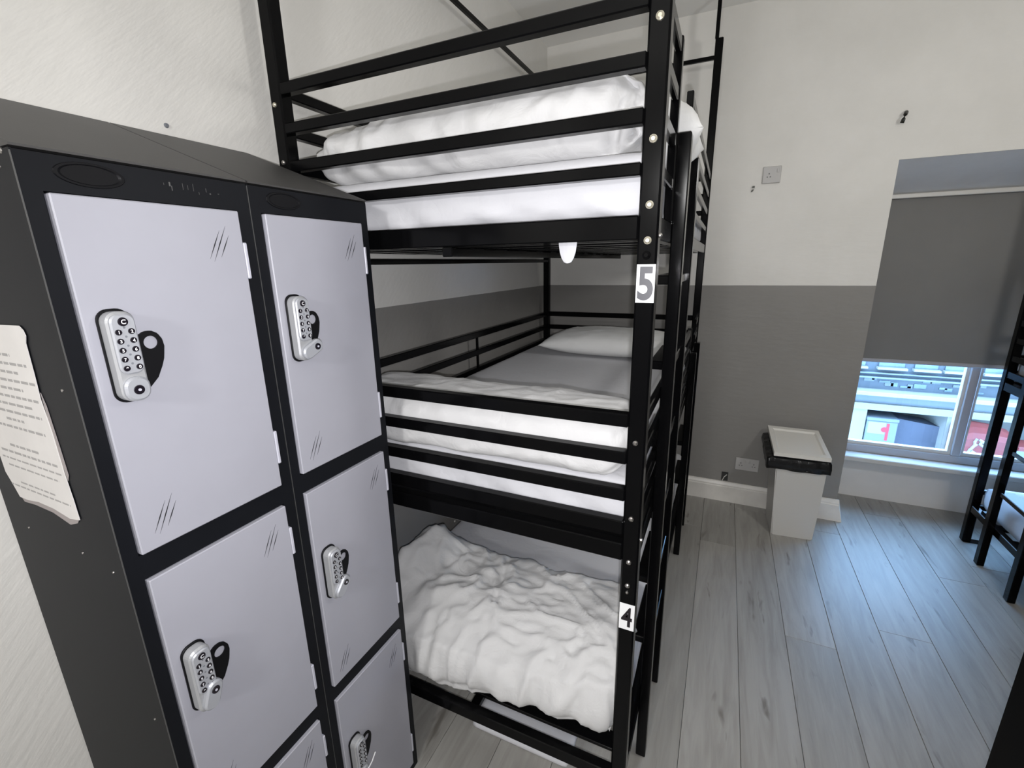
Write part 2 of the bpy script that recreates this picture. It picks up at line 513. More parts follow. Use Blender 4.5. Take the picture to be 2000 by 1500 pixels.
def bunk(x0, w, y0, y1, side, label, ladder_y, low_y, left_detail=True, top_z=2.655):
    """side=+1: ladders on the high-x side; -1: on the low-x side (mirrored in x)"""
    bed = thing('bunk_bed', label, 'bunk bed', (x0 + w / 2, (y0 + y1) / 2, 0), None)

    def X(a, b):
        return (x0 + a, x0 + b) if side > 0 else (x0 + w - b, x0 + w - a)

    def part(name, a, b, ya, yb, za, zb, m='black', bevel=BV, parent=None):
        xa, xb = X(a, b)
        return build(name, bx(xa, xb, ya, yb, za, zb, bevel=bevel), M[m], parent or bed)

    posts = {}
    for u in (0, w - P):
        for v in (y0, y1 - P):
            h = top_z + (0.09 if v > y0 else 0.0)
            posts[(u > 0, v > y0)] = part('corner_post', u, u + P, v, v + P, 0.0, h, bevel=0.004)
    rd = 0.026
    # end rails, near and far
    for v, rails in ((y0 + 0.0005, MID_RAILS + [MID_LOW] + TOP_RAILS + [TOP_LOW]), (y1 - rd - 0.0005, MID_RAILS + [MID_LOW] + TOP_RAILS + [TOP_LOW])):
        for z0, z1 in rails:
            part('end_rail', P, w - P, v, v + rd, z0, z1)
    for t, (z0, z1) in TIERS.items():
        for v in (y0 + 0.0005, y1 - 0.0305):
            part('end_beam', P, w - P, v, v + 0.03, z0, z1)
        for u in (0.003, w - 0.033):
            part('side_beam', u, u + 0.03, y0 + P, y1 - P, z0, z1)
    part('end_rail', P, w - P, y1 - rd - 0.0005, y1 - 0.0005, 0.300, 0.325)
    # wall-side guard rails
    for z0, z1 in MID_RAILS + TOP_RAILS + [TOP_LOW, (1.615, 1.634)]:
        part('side_rail', 0.006, 0.006 + rd, y0 + P, y1 - P, z0, z1)
    part('rail_divider', 0.012, 0.024, y0 + 1.03, y0 + 1.042, TIERS['mid'][1], MID_RAILS[0][0])
    # room-side guard rails
    u0 = w - 0.018
    rs = 0.014
    a1, b1 = ladder_y
    a2, b2 = low_y
    for z0, z1 in TOP_RAILS + [TOP_LOW]:
        part('side_rail', u0, u0 + rs, y0 + P, a1 - 0.047, z0, z1)
        part('side_rail', u0, u0 + rs, b1 + 0.022, y1 - P, z0, z1)
    part('rail_end', u0 - 0.003, u0 + rs + 0.002, a1 - 0.047, a1 - 0.020, TIERS['top'][1], 2.082)
    part('rail_end', u0 - 0.003, u0 + rs + 0.002, b1 - 0.008, b1 + 0.022, TIERS['top'][1], 2.076)
    for z0, z1 in MID_RAILS + [MID_LOW]:
        part('side_rail', u0, u0 + rs, y0 + P, a2 - 0.06, z0, z1)
        part('side_rail', u0, u0 + rs, b2 + 0.05, y1 - P, z0, z1)
    part('rail_end', u0 - 0.003, u0 + rs + 0.002, a2 - 0.06, a2 - 0.033, TIERS['mid'][1], 1.29)
    # slats under every mattress
    me = None
    for t, (z0, z1) in TIERS.items():
        n = 13
        for i in range(n):
            yc = y0 + 0.10 + (y1 - y0 - 0.20) * i / (n - 1)
            xa, xb = X(0.0335, w - 0.0335)
            if me is None:
                b_ = box(bmesh.new(), -(xb - xa) / 2, (xb - xa) / 2, -0.028, 0.028, -0.006, 0.006, bevel=0.0015)
                bmesh.ops.recalc_face_normals(b_, faces=b_.faces)
                me = bpy.data.meshes.new('slat'); b_.to_mesh(me); b_.free(); me.materials.append(M['black'])
            link('slat', me, bed, Vector(((xa + xb) / 2, yc, z0 + 0.0065 + (0.02 if t == 'low' else 0.0))) - bed.location)
        part('support_bar', w / 2 - 0.015, w / 2 + 0.015, y0 + 0.031, y1 - 0.031, z0 - 0.0225, z0 - 0.0005)
    # two ladders hooked on the room side
    for ya, yb, zt in ((a1, b1, 1.897), (a2, b2, 1.16)):
        la = link('ladder', None, bed, (0, 0, 0))
        for yy in (ya, yb):
            part('ladder_rail', w - 0.004, w + 0.027, yy - 0.02, yy + 0.02, 0.001, zt, parent=la, bevel=0.003)
        z = 0.43
        while z < zt - 0.25:
            part('tread', w - 0.042, w + 0.018, ya + 0.0205, yb - 0.0205, z - 0.012, z + 0.012, parent=la)
            z += 0.2265
    # canopy rods on top of the posts
    zr = 2.655
    part('canopy_rod', 0.012, 0.028, y0 + P, y1 - P, zr - 0.004, zr + 0.013, bevel=0.001)
    part('canopy_rod', P, w - P, y1 - 0.028, y1 - 0.012, zr - 0.005, zr + 0.014, bevel=0.001)
    part('canopy_rod', P, w - P, y0 + 0.012, y0 + 0.028, zr - 0.005, zr + 0.013, bevel=0.001)
    part('canopy_rod', w - P - 0.003, w - P + 0.016, y1 - 0.035, y1 - 0.016, zr + 0.091, H - 0.002, bevel=0.001)
    return bed, posts


def bolt(parent, x, y, z, r=0.0078, m='bolt', d=(0, -1, 0)):
    d = Vector(d); c = Vector((x, y, z))
    b = cyl(bmesh.new(), c, c + d * 0.003, r, r * 0.92, 16)
    cyl(b, c + d * 0.003, c + d * 0.0052, r * 0.90, r * 0.45, 16)
    return build('bolt', b, M[m], parent, smooth=False)


BX0, BW, BY0, BY1 = 0.045, 1.0118, 0.966, 3.03
bed_l, posts_l = bunk(BX0, BW, BY0, BY1, +1, 'black metal three-tier bunk bed at the left wall, numbered 5 and 4 on its post', (1.24, 1.545), (2.43, 2.755))
pr = posts_l[(True, False)]; pl = posts_l[(False, False)]
for z in (2.028, 1.832, 1.716, 1.650):
    bolt(pr, 1.0375, BY0, z)
bolt(pr, 1.0365, BY0, 1.622, 0.0085, 'black')
for z in (1.221, 1.032, 0.916, 0.851):
    bolt(pr, 1.0355, BY0, z, 0.0062, 'bolt_steel')
bolt(pr, 1.0355, BY0, 0.832, 0.004, 'bolt_steel')
bolt(pl, 0.0615, BY0, 2.026, 0.0062)
bolt(pl, 0.0655, BY0, 1.886, 0.0062, 'bolt_steel')
# screws seen on the room side of the post and ladders
for z in (1.66, 0.97):
    bolt(pr, BX0 + BW, BY0 + 0.02, z, 0.005, 'bolt_steel', (1, 0, 0))


def number_sticker(body, z0, z1, m, bold, wfac, hfac):
    s = build('number_sticker', bx(1.0195, 1.0562, BY0 - 0.0008, BY0 - 0.0001, z0, z1), M['sticker'], bed_l)
    zc = (z0 + z1) / 2; xc = 1.0378
    b = add_text(bmesh.new(), body, lambda a, c: (xc + a, BY0 - 0.0012, zc + c), 0.0366 * wfac, (z1 - z0) * hfac, bold)
    build('number_print', b, M[m], s)


number_sticker('5', 1.5285, 1.6045, 'digit_grey', 0.030, 0.84, 0.88)
number_sticker('4', 0.7235, 0.7985, 'digit_black', 0.02, 0.72, 0.76)

bed_r, posts_r = bunk(2.572, BW, 1.176, 3.24, -1, 'black metal bunk bed cut off by the right edge, in front of the window', (1.45, 1.755), (2.664, 2.967))
bolt(posts_r[(True, True)], 2.572 + 0.02, 3.2005, 1.0, 0.005, 'bolt_steel')
build('foot_plate', bx(2.575, 2.665, 3.195, 3.238, 0.0005, 0.005), M['black'], bed_r)


# ------------------------------------------------------------------ bedding
def ridged(p, s):
    return 1.0 - abs(noise.noise(p * s)) * 2.0


def wrinkle(p, seed, scale, amp):
    q = p + Vector((seed * 3.1, seed * 1.7, -seed * 2.3))
    wv = noise.noise_vector(q * scale * 0.45) * (0.22 / scale * 3.0)
    q2 = q + wv
    r1 = ridged(q2, scale); r2 = ridged(Vector((q2.y * 1.3, q2.x * 0.8, q2.z)) + wv * 0.6, scale * 2.0)
    q3 = q2 + noise.noise_vector(q2 * scale * 1.3) * (0.35 / scale)
    c1 = 1.0 - min(1.0, abs(noise.noise(q3 * scale * 1.5)) * 5.0)      # narrow creases
    c2 = 1.0 - min(1.0, abs(noise.noise(Vector((q3.y * 1.6 + 7, q3.x, q3.z)) * scale * 2.6)) * 4.0)
    return amp * (0.35 * r1 + 0.16 * r2 + 0.5 * noise.noise(q * scale * 0.5) + 0.36 * c1 + 0.2 * c2)


def soft_box(x0, x1, y0, y1, z0, z1, r, step, disp=None):
    """closed box of cloth, finely divided, rounded by r and displaced"""
    bm = bmesh.new()
    nx, ny, nz = [max(2, int(round(d / step))) for d in (x1 - x0, y1 - y0, z1 - z0)]
    vd = {}

    def V(i, j, k):
        key = (i, j, k)
        if key not in vd:
            vd[key] = bm.verts.new((x0 + (x1 - x0) * i / nx, y0 + (y1 - y0) * j / ny, z0 + (z1 - z0) * k / nz))
        return vd[key]
    for i in range(nx):
        for j in range(ny):
            for k in (0, nz):
                bm.faces.new((V(i, j, k), V(i + 1, j, k), V(i + 1, j + 1, k), V(i, j + 1, k)))
    for i in range(nx):
        for k in range(nz):
            for j in (0, ny):
                bm.faces.new((V(i, j, k), V(i + 1, j, k), V(i + 1, j, k + 1), V(i, j, k + 1)))
    for j in range(ny):
        for k in range(nz):
            for i in (0, nx):
                bm.faces.new((V(i, j, k), V(i, j + 1, k), V(i, j + 1, k + 1), V(i, j, k + 1)))
    lo = Vector((x0 + r, y0 + r, z0 + min(r, (z1 - z0) * .49))); hi = Vector((x1 - r, y1 - r, z1 - min(r, (z1 - z0) * .49)))
    rz = min(r, (z1 - z0) * .49)
    for v in bm.verts:
        p = v.co.copy()
        c = Vector([min(max(p[a], lo[a]), hi[a]) for a in range(3)])
        d = p - c
        e = Vector((d.x / r, d.y / r, d.z / rz))
        n = e.normalized() if e.length > 1e-9 else Vector((0, 0, 1))
        v.co = Vector((c.x + n.x * r, c.y + n.y * r, c.z + n.z * rz))
        if disp:
            v.co += disp(v.co.copy(), n)
    return bm


def mattress(name, bed_x0, y0, y1, z0, z1, label, seed, group=None, step=0.02):
    def disp(p, n):
        a = 0.3 if n.z > 0.5 else 1.0
        s = wrinkle(Vector((p.x, p.y, p.z * 0.5)), seed, 5.0, 0.0045) * a
        if n.y < -0.5:   # slanting tucks where the sheet is pulled under
            f = max(0.0, 1 - (p.z - z0) / 0.11)
            q = p.x * 1.0 + (p.z - z0) * 1.6 + 0.05 * noise.noise(Vector((p.x * 5, seed, 0)))
            s += f * (0.007 * math.sin(q * 46 + seed) + 0.006 * math.sin(q * 19 + 2 * seed) + 0.006 * noise.noise(Vector((q * 30, seed, 1))))
            dz = f * f * (0.010 * math.sin(p.x * 9 + seed) + 0.008 * noise.noise(Vector((p.x * 20, seed, 5))))
            return Vector((0, -abs(s) * 0.0 + n.y * s, dz))
        return Vector((n.x * s, n.y * s, n.z * s if n.z > 0 else 0))
    t = build(name, soft_box(bed_x0 + (0.042 if bed_x0 < 1 else 0.030), bed_x0 + BW - (0.030 if bed_x0 < 1 else 0.042), y0 + 0.044, y1 - 0.044, z0, z1, 0.03, step, disp), M['sheet'], None, smooth=True, loc=(bed_x0 + BW / 2, (y0 + y1) / 2, z0))
    tag(t, label, 'mattress', 'white-sheeted bunk mattresses')
    return t


mattress('mattress', BX0, BY0, BY1, 1.700, 1.826, 'white-sheeted mattress on the top bunk of the left bed', 1.0)
mattress('mattress', BX0, BY0, BY1, 0.9615, 1.095, 'white-sheeted mattress on the middle bunk of the left bed', 2.0)
mattress('mattress', BX0, BY0 + 0.075, BY1, 0.2525, 0.385, 'white-sheeted mattress on the bottom bunk of the left bed', 3.0)
for z, n_, s_ in ((1.700, 'top', 4.0), (0.9615, 'middle', 5.0), (0.2345, 'bottom', 6.0)):
    mattress('mattress', 2.572, 1.176, 3.24, z, z + 0.13, 'white-sheeted mattress on the %s bunk of the right bed' % n_, s_, step=0.05)


def pillow(cx, cyy, z, w, d, h, label, seed, rot=0.0, tilt=0.0, roll=0.0):
    bm = bmesh.new(); n = 34
    top = {}; bot = {}
    for i in range(n + 1):
        for j in range(n + 1):
            u, v = 2 * i / n - 1, 2 * j / n - 1
            ed = max(0.0, (1 - abs(u) ** 3.2) * (1 - abs(v) ** 3.2)) ** 0.55
            pinch = 1 - 0.055 * (1 - abs(v)) * abs(u) ** 4
            pinch2 = 1 - 0.07 * (1 - abs(u)) * abs(v) ** 4
            x_, y_ = u * w / 2 * pinch, v * d / 2 * pinch2
            wr = wrinkle(Vector((x_, y_, 0)), seed, 6.0, 0.010) * min(1, ed * 2.0)
            top[i, j] = bm.verts.new((x_, y_, h * 0.5 * ed + wr + h * .4))
            bot[i, j] = top[i, j] if i in (0, n) or j in (0, n) else bm.verts.new((x_, y_, -h * 0.40 * ed + h * .4))
    for i in range(n):
        for j in range(n):
            bm.faces.new((top[i, j], top[i + 1, j], top[i + 1, j + 1], top[i, j + 1]))
            f = (bot[i, j], bot[i, j + 1], bot[i + 1, j + 1], bot[i + 1, j])
            if len(set(f)) == 4:
                try:
                    bm.faces.new(f)
                except ValueError:
                    pass
    t = build('pillow', bm, M['pillow'], None, smooth=True, world=False, loc=(cx, cyy, z))
    t.rotation_euler = (tilt, roll, rot)
    tag(t, label, 'pillow')
    return t


pillow(0.62, 2.60, 1.100, 0.74, 0.46, 0.15, 'white pillow at the far head end of the middle bunk', 1.3, rot=-0.02)
pillow(0.850, 1.392, 1.832, 0.50, 0.25, 0.21, 'white pillow behind the folded duvet on the top bunk, corner poking out by the ladder', 2.1, rot=0.04)


def duvet(x0, x1, y0, y1, z0, z1, r, step, label, disp):
    t = build('duvet', soft_box(x0, x1, y0, y1, z0, z1, r, step, disp), M['duvet'], None, smooth=True, loc=((x0 + x1) / 2, (y0 + y1) / 2, z0))
    tag(t, label, 'duvet')
    return t


def gauss(d, s):
    return math.exp(-(d / s) ** 2)


def disp_top(p, n):
    s = wrinkle(Vector((p.x, p.y * 0.6, p.z * 0.9)), 3.3, 5.5, 0.020)
    # gathered vertical folds on the front of the roll, mostly at its left end
    fold = 0.013 * math.sin(p.x * 58 + 30 * (p.z - 1.9) + 5 * noise.noise(p * 6)) * max(0, 1 - (p.x - 0.13) / 0.6) * (0.4 + max(0.0, noise.noise(p * 4) * 1.6)) if n.y < -0.3 else 0.0
    taper = -0.055 * gauss(p.x - 0.10, 0.16) * max(0.0, n.z) * 1.0
    gap = 0.0
    if n.y < -0.3:   # the folded-in end near the post
        gap = -0.034 * gauss(p.x - 0.955 - 0.25 * (p.z - 1.9), 0.013) - 0.02 * gauss(p.x - 0.985, 0.010)
    v = n * s
    if n.z < 0.0:
        v.z = max(v.z, 0.0)
    return v + Vector((0, -fold + -gap, taper))


duvet(0.115, 1.006, 1.008, 1.225, 1.829, 1.985, 0.075, 0.010, 'thick folded white duvet at the foot of the top bunk', disp_top)


def disp_mid(p, n):
    s = wrinkle(Vector((p.x * 0.7, p.y, p.z * 1.4)), 5.1, 6.0, 0.011)
    lowest = 0.0
    if n.y < -0.2 and p.z < 1.16:
        lowest = -0.016 * (0.5 + noise.noise(Vector((p.x * 6, 0.3, 0.7)))) - 0.012 * math.sin(p.x * 4.0) - 0.022 * max(0.0, p.x - 0.4)
    v = n * s
    v.z = max(v.z, -0.002) if n.z < 0 else v.z
    back = 0.03 * noise.noise(Vector((p.x * 4, 2.2, 0))) if n.y > 0.2 else 0.0
    return v + Vector((0, back, lowest * max(0, -n.y)))


duvet(0.10, 1.008, 1.003, 1.28, 1.102, 1.245, 0.06, 0.011, 'folded white duvet across the foot of the middle bunk, behind the guard bars', disp_mid)


def disp_low(p, n):
    s = wrinkle(Vector((p.x, p.y, p.z * 0.8)), 9.4, 5.6, 0.032)
    v = n * s
    if n.z < -0.2:
        v.z = max(v.z, -0.001)
    hem = 0.0
    skew = 0.0
    if n.y < -0.2 or (p.y < 0.994 and n.z < 0):   # loose edge hanging at the front, pulled further out on the left
        f = max(0.0, min(1.0, (0.468 - p.z) / 0.07))
        hem = f * (-0.122 + 0.016 * math.sin(p.x * 8 + 1.5) + 0.014 * noise.noise(Vector((p.x * 14, 0, 3))))
        skew = -0.012 * f
    skew += 0.075 * (p.x - 0.1) * max(0.0, 1 - (p.y - 0.968) / 0.3)
    # corner thrown up against the wall: a ridge that climbs from the front to a peak
    a_, b_ = Vector((0.10, 1.10)), Vector((0.195, 1.35)); e_ = b_ - a_
    tt_ = max(0.0, min(1.0, (Vector((p.x, p.y)) - a_).dot(e_) / e_.length_squared))
    dd_ = (Vector((p.x, p.y)) - (a_ + e_ * tt_)).length
    flap = (0.03 + 0.055 * tt_) * max(0.0, 1 - dd_ / 0.13) * max(0.0, n.z)
    seam = -0.014 * gauss(p.x - (0.50 + 0.25 * (1.4 - p.y)), 0.012) * max(0.0, n.z) if p.y > 1.15 else 0.0
    lip = 0.014 * gauss(p.z - 0.405 + 0.02 * noise.noise(Vector((p.x * 5, 1, 1))), 0.010) if n.y < -0.3 else 0.0
    # the front edge sags instead of standing up square
    sag = -0.085 * max(0.0, min(1.0, (1.22 - p.y) / 0.25)) ** 1.6 * max(0.0, min(1.0, (p.z - 0.388) / 0.087))
    return v + Vector((0, skew + lip, hem * 0.98 + flap + seam + sag))


duvet(0.112, 0.996, 0.966, 1.44, 0.390, 0.478, 0.05, 0.0095, 'rumpled white duvet lying over the near end of the bottom bunk', disp_low)

# folded sheet on the floor under the bottom bunk
t = build('folded_sheet', soft_box(0.50, 0.86, 1.075, 1.36, 0.001, 0.030, 0.014, 0.02, lambda p, n: Vector((0, 0, max(0, n.z) * wrinkle(p, 8.0, 6, 0.004)))), M['sheet'], None, smooth=True, loc=(0.68, 1.2, 0))
tag(t, 'folded white sheet lying on the floor under the bottom bunk', 'sheet')
# tip of a sheet hanging down through the slats of the top bunk
b = bmesh.new()
rows = []
for k_, (zz, hw) in enumerate(((1.668, 0.022), (1.648, 0.0205), (1.632, 0.018), (1.620, 0.014), (1.612, 0.009), (1.609, 0.004))):
    rows.append([b.verts.new((0.861 + a * hw, 1.0025 - 0.002 * math.cos(a * 2) + s_ * 0.0006, zz)) for s_, a in ((-1, -1), (-1, -.5), (-1, 0), (-1, .5), (-1, 1), (1, 1), (1, .5), (1, 0), (1, -.5), (1, -1))])
for r0, r1 in zip(rows, rows[1:]):
    for i in range(10):
        b.faces.new((r0[i], r0[(i + 1) % 10], r1[(i + 1) % 10], r1[i]))
b.faces.new(rows[0]); b.faces.new(rows[-1][::-1])
t = build('sheet_tip', b, M['sheet'], None, smooth=False, loc=(0.861, 1.0025, 1.609))
tag(t, 'small white sheet corner hanging over the beam of the top bunk', 'sheet')

# ------------------------------------------------------------------ lockers
LX, LB, LW = 0.3925, 0.012, 0.305
LY0 = 0.2919
LZT, LZB = 1.759, 1.9036
DOORS = [(1.1808, 1.7074), (0.6072, 1.1342), (0.0365, 0.5635)]
DL, DR = 0.0237, 0.2762
lock_me = {}


def shared(key, bm, m, smooth=False):
    if key not in lock_me:
        bmesh.ops.recalc_face_normals(bm, faces=bm.faces)
        me = bpy.data.meshes.new(key); bm.to_mesh(me); bm.free(); me.materials.append(m)
        if smooth:
            for p in me.polygons:
                p.use_smooth = True
        lock_me[key] = me
    return lock_me[key]


def capsule(w, z0, z1, r, n=6):
    """outline of a plate with rounded corners in (y, z)"""
    pts = []
    for cx_, cz_, a0 in ((w / 2 - r, z1 - r, 0), (-w / 2 + r, z1 - r, 90), (-w / 2 + r, z0 + r, 180), (w / 2 - r, z0 + r, 270)):
        for i in range(n + 1):
            a = math.radians(a0 + 90 * i / n)
            pts.append((cx_ + r * math.cos(a), cz_ + r * math.sin(a)))
    return pts


def capsule_solid(w, z0, z1, r, x0, x1, bev):
    b = bmesh.new()
    o = capsule(w, z0, z1, r)
    i_ = capsule(w - 2 * bev, z0 + bev, z1 - bev, max(0.001, r - bev))
    n = len(o)
    A = [b.verts.new((x0, p, q)) for p, q in o]; B = [b.verts.new((x1 - bev, p, q)) for p, q in o]; C = [b.verts.new((x1, p, q)) for p, q in i_]
    for k_ in range(n):
        l = (k_ + 1) % n
        b.faces.new((A[k_], A[l], B[l], B[k_])); b.faces.new((B[k_], B[l], C[l], C[k_]))
    b.faces.new(A[::-1]); b.faces.new(C)
    return b


def make_lock(parent, y, z, turn, with_key=False, lid=0):
    """digital keypad lock; (y, z) is the middle of its back plate; turn: thumb-turn angle in radians"""
    base = wloc(parent)
    lk = link('keypad_lock', shared('lock_backplate', capsule_solid(0.040, -0.068, 0.068, 0.016, 0, 0.0035, 0.001), M['gasket']), parent, Vector((LX + 0.0085, y, z)) - base)
    link('lock_body', shared('lock_body', capsule_solid(0.0355, -0.0645, 0.0645, 0.0145, 0.003, 0.021, 0.003), M['lock_body'], False), lk)
    link('keypad_face', shared('keypad_face', capsule_solid(0.0305, -0.024, 0.061, 0.011, 0.0205, 0.0255, 0.002), M['lock_face'], False), lk)
    # finger pull behind, with a round hole through it
    if 'finger_pull' not in lock_me:
        b = bmesh.new()
        outer = [(0.014, -0.060), (0.031, -0.052), (0.0445, -0.034), (0.0535, -0.012), (0.0570, 0.006), (0.0560, 0.017), (0.0510, 0.0265), (0.0430, 0.0315), (0.0335, 0.0315), (0.0240, 0.026), (0.014, 0.020)]
        cyh, czh, rh = 0.0400, 0.0140, 0.0098
        N = 28
        dense = []
        import itertools
        m_ = len(outer)
        for k_ in range(N):
            a = 2 * math.pi * k_ / N
            d = Vector((math.cos(a), math.sin(a)))
            best = 1e9
            for q in range(m_):
                p0, p1 = Vector(outer[q]) - Vector((cyh, czh)), Vector(outer[(q + 1) % m_]) - Vector((cyh, czh))
                e = p1 - p0
                den = d.x * e.y - d.y * e.x
                if abs(den) < 1e-12:
                    continue
                tt = (p0.x * e.y - p0.y * e.x) / den; uu = (p0.x * d.y - p0.y * d.x) / den
                if tt > 0 and -1e-6 <= uu <= 1 + 1e-6:
                    best = min(best, tt)
            dense.append((d, best))
        ring = []
        for xx in (0.0, 0.003):
            ring.append(([b.verts.new((xx, cyh + d.x * rh, czh + d.y * rh)) for d, r in dense], [b.verts.new((xx, cyh + d.x * r, czh + d.y * r)) for d, r in dense]))
        (i0, o0), (i1, o1) = ring
        for k_ in range(N):
            l = (k_ + 1) % N
            b.faces.new((i0[k_], o0[k_], o0[l], i0[l])); b.faces.new((i1[k_], i1[l], o1[l], o1[k_]))
            b.faces.new((o0[k_], o1[k_], o1[l], o0[l])); b.faces.new((i0[k_], i0[l], i1[l], i1[k_]))
        lock_me['finger_pull'] = None
        lock_me.pop('finger_pull'); shared('finger_pull', b, M['gasket'])
    link('finger_pull', lock_me['finger_pull'], lk)
    # buttons
    if 'key_button' not in lock_me:
        shared('key_button', cyl(bmesh.new(), (0, 0, 0), (0.0016, 0, 0), 0.0043, 0.0038, 18), M['button'])
        shared('clear_button', cyl(bmesh.new(), (0, 0, 0), (0.0016, 0, 0), 0.0064, 0.0058, 20), M['button'])
        shared('key_dot', cyl(bmesh.new(), (0, 0, 0), (0.0006, 0, 0), 0.0017, 0.0015, 10), M['dot'])
    link('clear_button', lock_me['clear_button'], lk, (0.0253, 0.0, 0.0505))
    pos = []
    for r_ in range(5):
        for c_ in range(2):
            pos.append((-0.0078 + 0.0156 * c_, 0.0365 - 0.0128 * r_))
    for p in pos:
        link('key_button', lock_me['key_button'], lk, (0.0253, p[0], p[1]))
    for r_ in range(5):
        link('key_dot', lock_me['key_dot'], lk, (0.0253, 0.0, 0.0425 - 0.0128 * r_))
    if 'button_numerals' not in lock_me:
        b = bmesh.new()
        for p, ch in zip(pos, '1234567890'):
            add_text(b, ch, lambda a, c, p=p: (0.0272, p[0] + a, p[1] + c), None, 0.0046, 0.03)
        add_text(b, 'C', lambda a, c: (0.0272, a, 0.0505 + c), 0.0058, 0.0064, 0.02)
        shared('button_numerals', b, M['numeral'])
    link('button_numerals', lock_me['button_numerals'], lk)
    # thumb turn at the foot
    if 'thumb_turn' not in lock_me:
        shared('thumb_turn', capsule_solid(0.0325, -0.0165, 0.019, 0.0145, 0.0205, 0.0275, 0.003), M['lock_face'], False)
        shared('thumb_turn_long', capsule_solid(0.028, -0.014, 0.038, 0.013, 0.0205, 0.0300, 0.003), M['lock_face'], False)
        b = cyl(bmesh.new(), (0.0275, 0, 0), (0.0290, 0, 0), 0.0070, 0.0064, 22)
        shared('keyhole', b, M['button'])
        b = cyl(bmesh.new(), (0.0290, 0, 0), (0.0298, 0, 0), 0.0022, 0.0020, 10)
        shared('keyhole_core', b, M['hinge'])
    tt = link('thumb_turn', lock_me['thumb_turn' if abs(turn) < 0.01 else 'thumb_turn_long'], lk, (0, 0, -0.0475))
    tt.rotation_euler = (turn, 0, 0)
    ky = (0, 0, -0.0475) if abs(turn) < 0.01 else (0.0025, -math.sin(turn) * 0.022, -0.0475 + math.cos(turn) * 0.022)
    link('keyhole', lock_me['keyhole'], lk, ky)
    link('keyhole_core', lock_me['keyhole_core'], lk, ky)
    return lk


def locker(y0, label):
    lo = thing('locker', label, 'locker', (LX / 2, y0 + LW / 2, 0), 'dark grey three-door lockers against the left wall')
    y1 = y0 + LW - 0.0015
    # carcass: sides, back, front frame round the openings
    build('side_panel', bx(LB, LX - 0.001, y0, y0 + 0.0025, 0.0, LZT - 0.003), M['charcoal'], lo)
    build('side_panel', bx(LB, LX - 0.001, y1 - 0.0025, y1, 0.0, LZT - 0.003), M['charcoal'], lo)
    build('back_panel', bx(LB, LB + 0.002, y0 + 0.0026, y1 - 0.0026, 0.0, LZT), M['charcoal'], lo)
    b = bmesh.new()
    xa = LX - 0.018
    box(b, xa, LX, y0 + 0.0001, y0 + DL - 0.002, 0.0, LZT - 0.004)
    box(b, xa, LX, y0 + DR + 0.002, y1 - 0.0001, 0.0, LZT - 0.004)
    ya, yb = y0 + DL - 0.002, y0 + DR + 0.002
    box(b, xa, LX, ya, yb, DOORS[0][1] + 0.002, LZT - 0.004)
    box(b, xa, LX, ya, yb, DOORS[1][1] + 0.002, DOORS[0][0] - 0.002)
    box(b, xa, LX, ya, yb, DOORS[2][1] + 0.002, DOORS[1][0] - 0.002)
    box(b, xa, LX, ya, yb, 0.0, DOORS[2][0] - 0.002)
    build('front_frame', b, M['charcoal'], lo)
    # thin lighter edges of the frame
    build('frame_edge', bx(LX - 0.0012, LX + 0.0004, y0 - 0.0004, y0 + 0.0009, 0.0, LZT - 0.006), M['charcoal_edge'], lo)
    # sloping top
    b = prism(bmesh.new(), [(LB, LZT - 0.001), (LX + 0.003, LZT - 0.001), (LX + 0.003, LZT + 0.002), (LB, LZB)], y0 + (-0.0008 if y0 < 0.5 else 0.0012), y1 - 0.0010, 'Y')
    build('sloping_top', b, M['charcoal_top_lit'], lo)
    # oval name plate recess
    yc = y0 + 0.0755; zc = 1.7352
    b = bmesh.new()
    N = 32
    rings = []
    for sc, xx in ((1.0, LX + 0.0002), (0.97, LX + 0.0018), (0.88, LX + 0.0020), (0.80, LX + 0.0006)):
        rings.append([b.verts.new((xx, yc + 0.0400 * sc * math.cos(2 * math.pi * i / N), zc + 0.0158 * (sc if sc > .9 else sc * .93) * math.sin(2 * math.pi * i / N))) for i in range(N)])
    for r0, r1 in zip(rings, rings[1:]):
        for i in range(N):
            b.faces.new((r0[i], r0[(i + 1) % N], r1[(i + 1) % N], r1[i]))
    b.faces.new(rings[-1]); b.faces.new(rings[0][::-1])
    build('oval_name_plate', b, M['gasket'], lo)
    locks = []
    for n, (z0, z1) in enumerate(DOORS):
        dy0, dy1 = y0 + DL, y0 + DR
        dr = build('door', bx(LX - 0.010, LX + 0.0075, dy0, dy1, z0, z1, bevel=0.0016), M['locker_door'], lo)
        # three slanted vent slots at the top right and at the bottom left
        for oy, oz in ((dy1 - 0.0635, z1 - 0.0805), (dy0 + 0.0225, z0 + 0.0260)):
            for k_, (a0, c0, a1, c1) in enumerate(((0.0, 0.0, 0.0235, 0.0465), (0.0065, -0.0045, 0.0350, 0.0540), (0.0195, 0.0025, 0.0385, 0.0390))):
                d = Vector((a1 - a0, c1 - c0)); nrm = Vector((-d.y, d.x)).normalized() * 0.00085
                mid = Vector((a0 + a1, c0 + c1)) / 2
                poly = [(a0, c0), (mid.x + nrm.x, mid.y + nrm.y), (a1, c1), (mid.x - nrm.x, mid.y - nrm.y)]
                b = prism(bmesh.new(), [(oy + p[0], oz + p[1]) for p in poly], LX + 0.0070, LX + 0.0078, 'X')
                build('vent_slot', b, M['slot'], dr)
        for hz0, hz1 in ((z1 - 0.115, z1 - 0.0525), (z0 + 0.048, z0 + 0.1165)):
            build('hinge', bx(LX - 0.002, LX + 0.0088, dy1 - 0.0006, dy1 + 0.0062, hz0, hz1, bevel=0.0015), M['hinge'], dr)
    for k_ in range(3):
        z = LZT - 0.1
    return lo


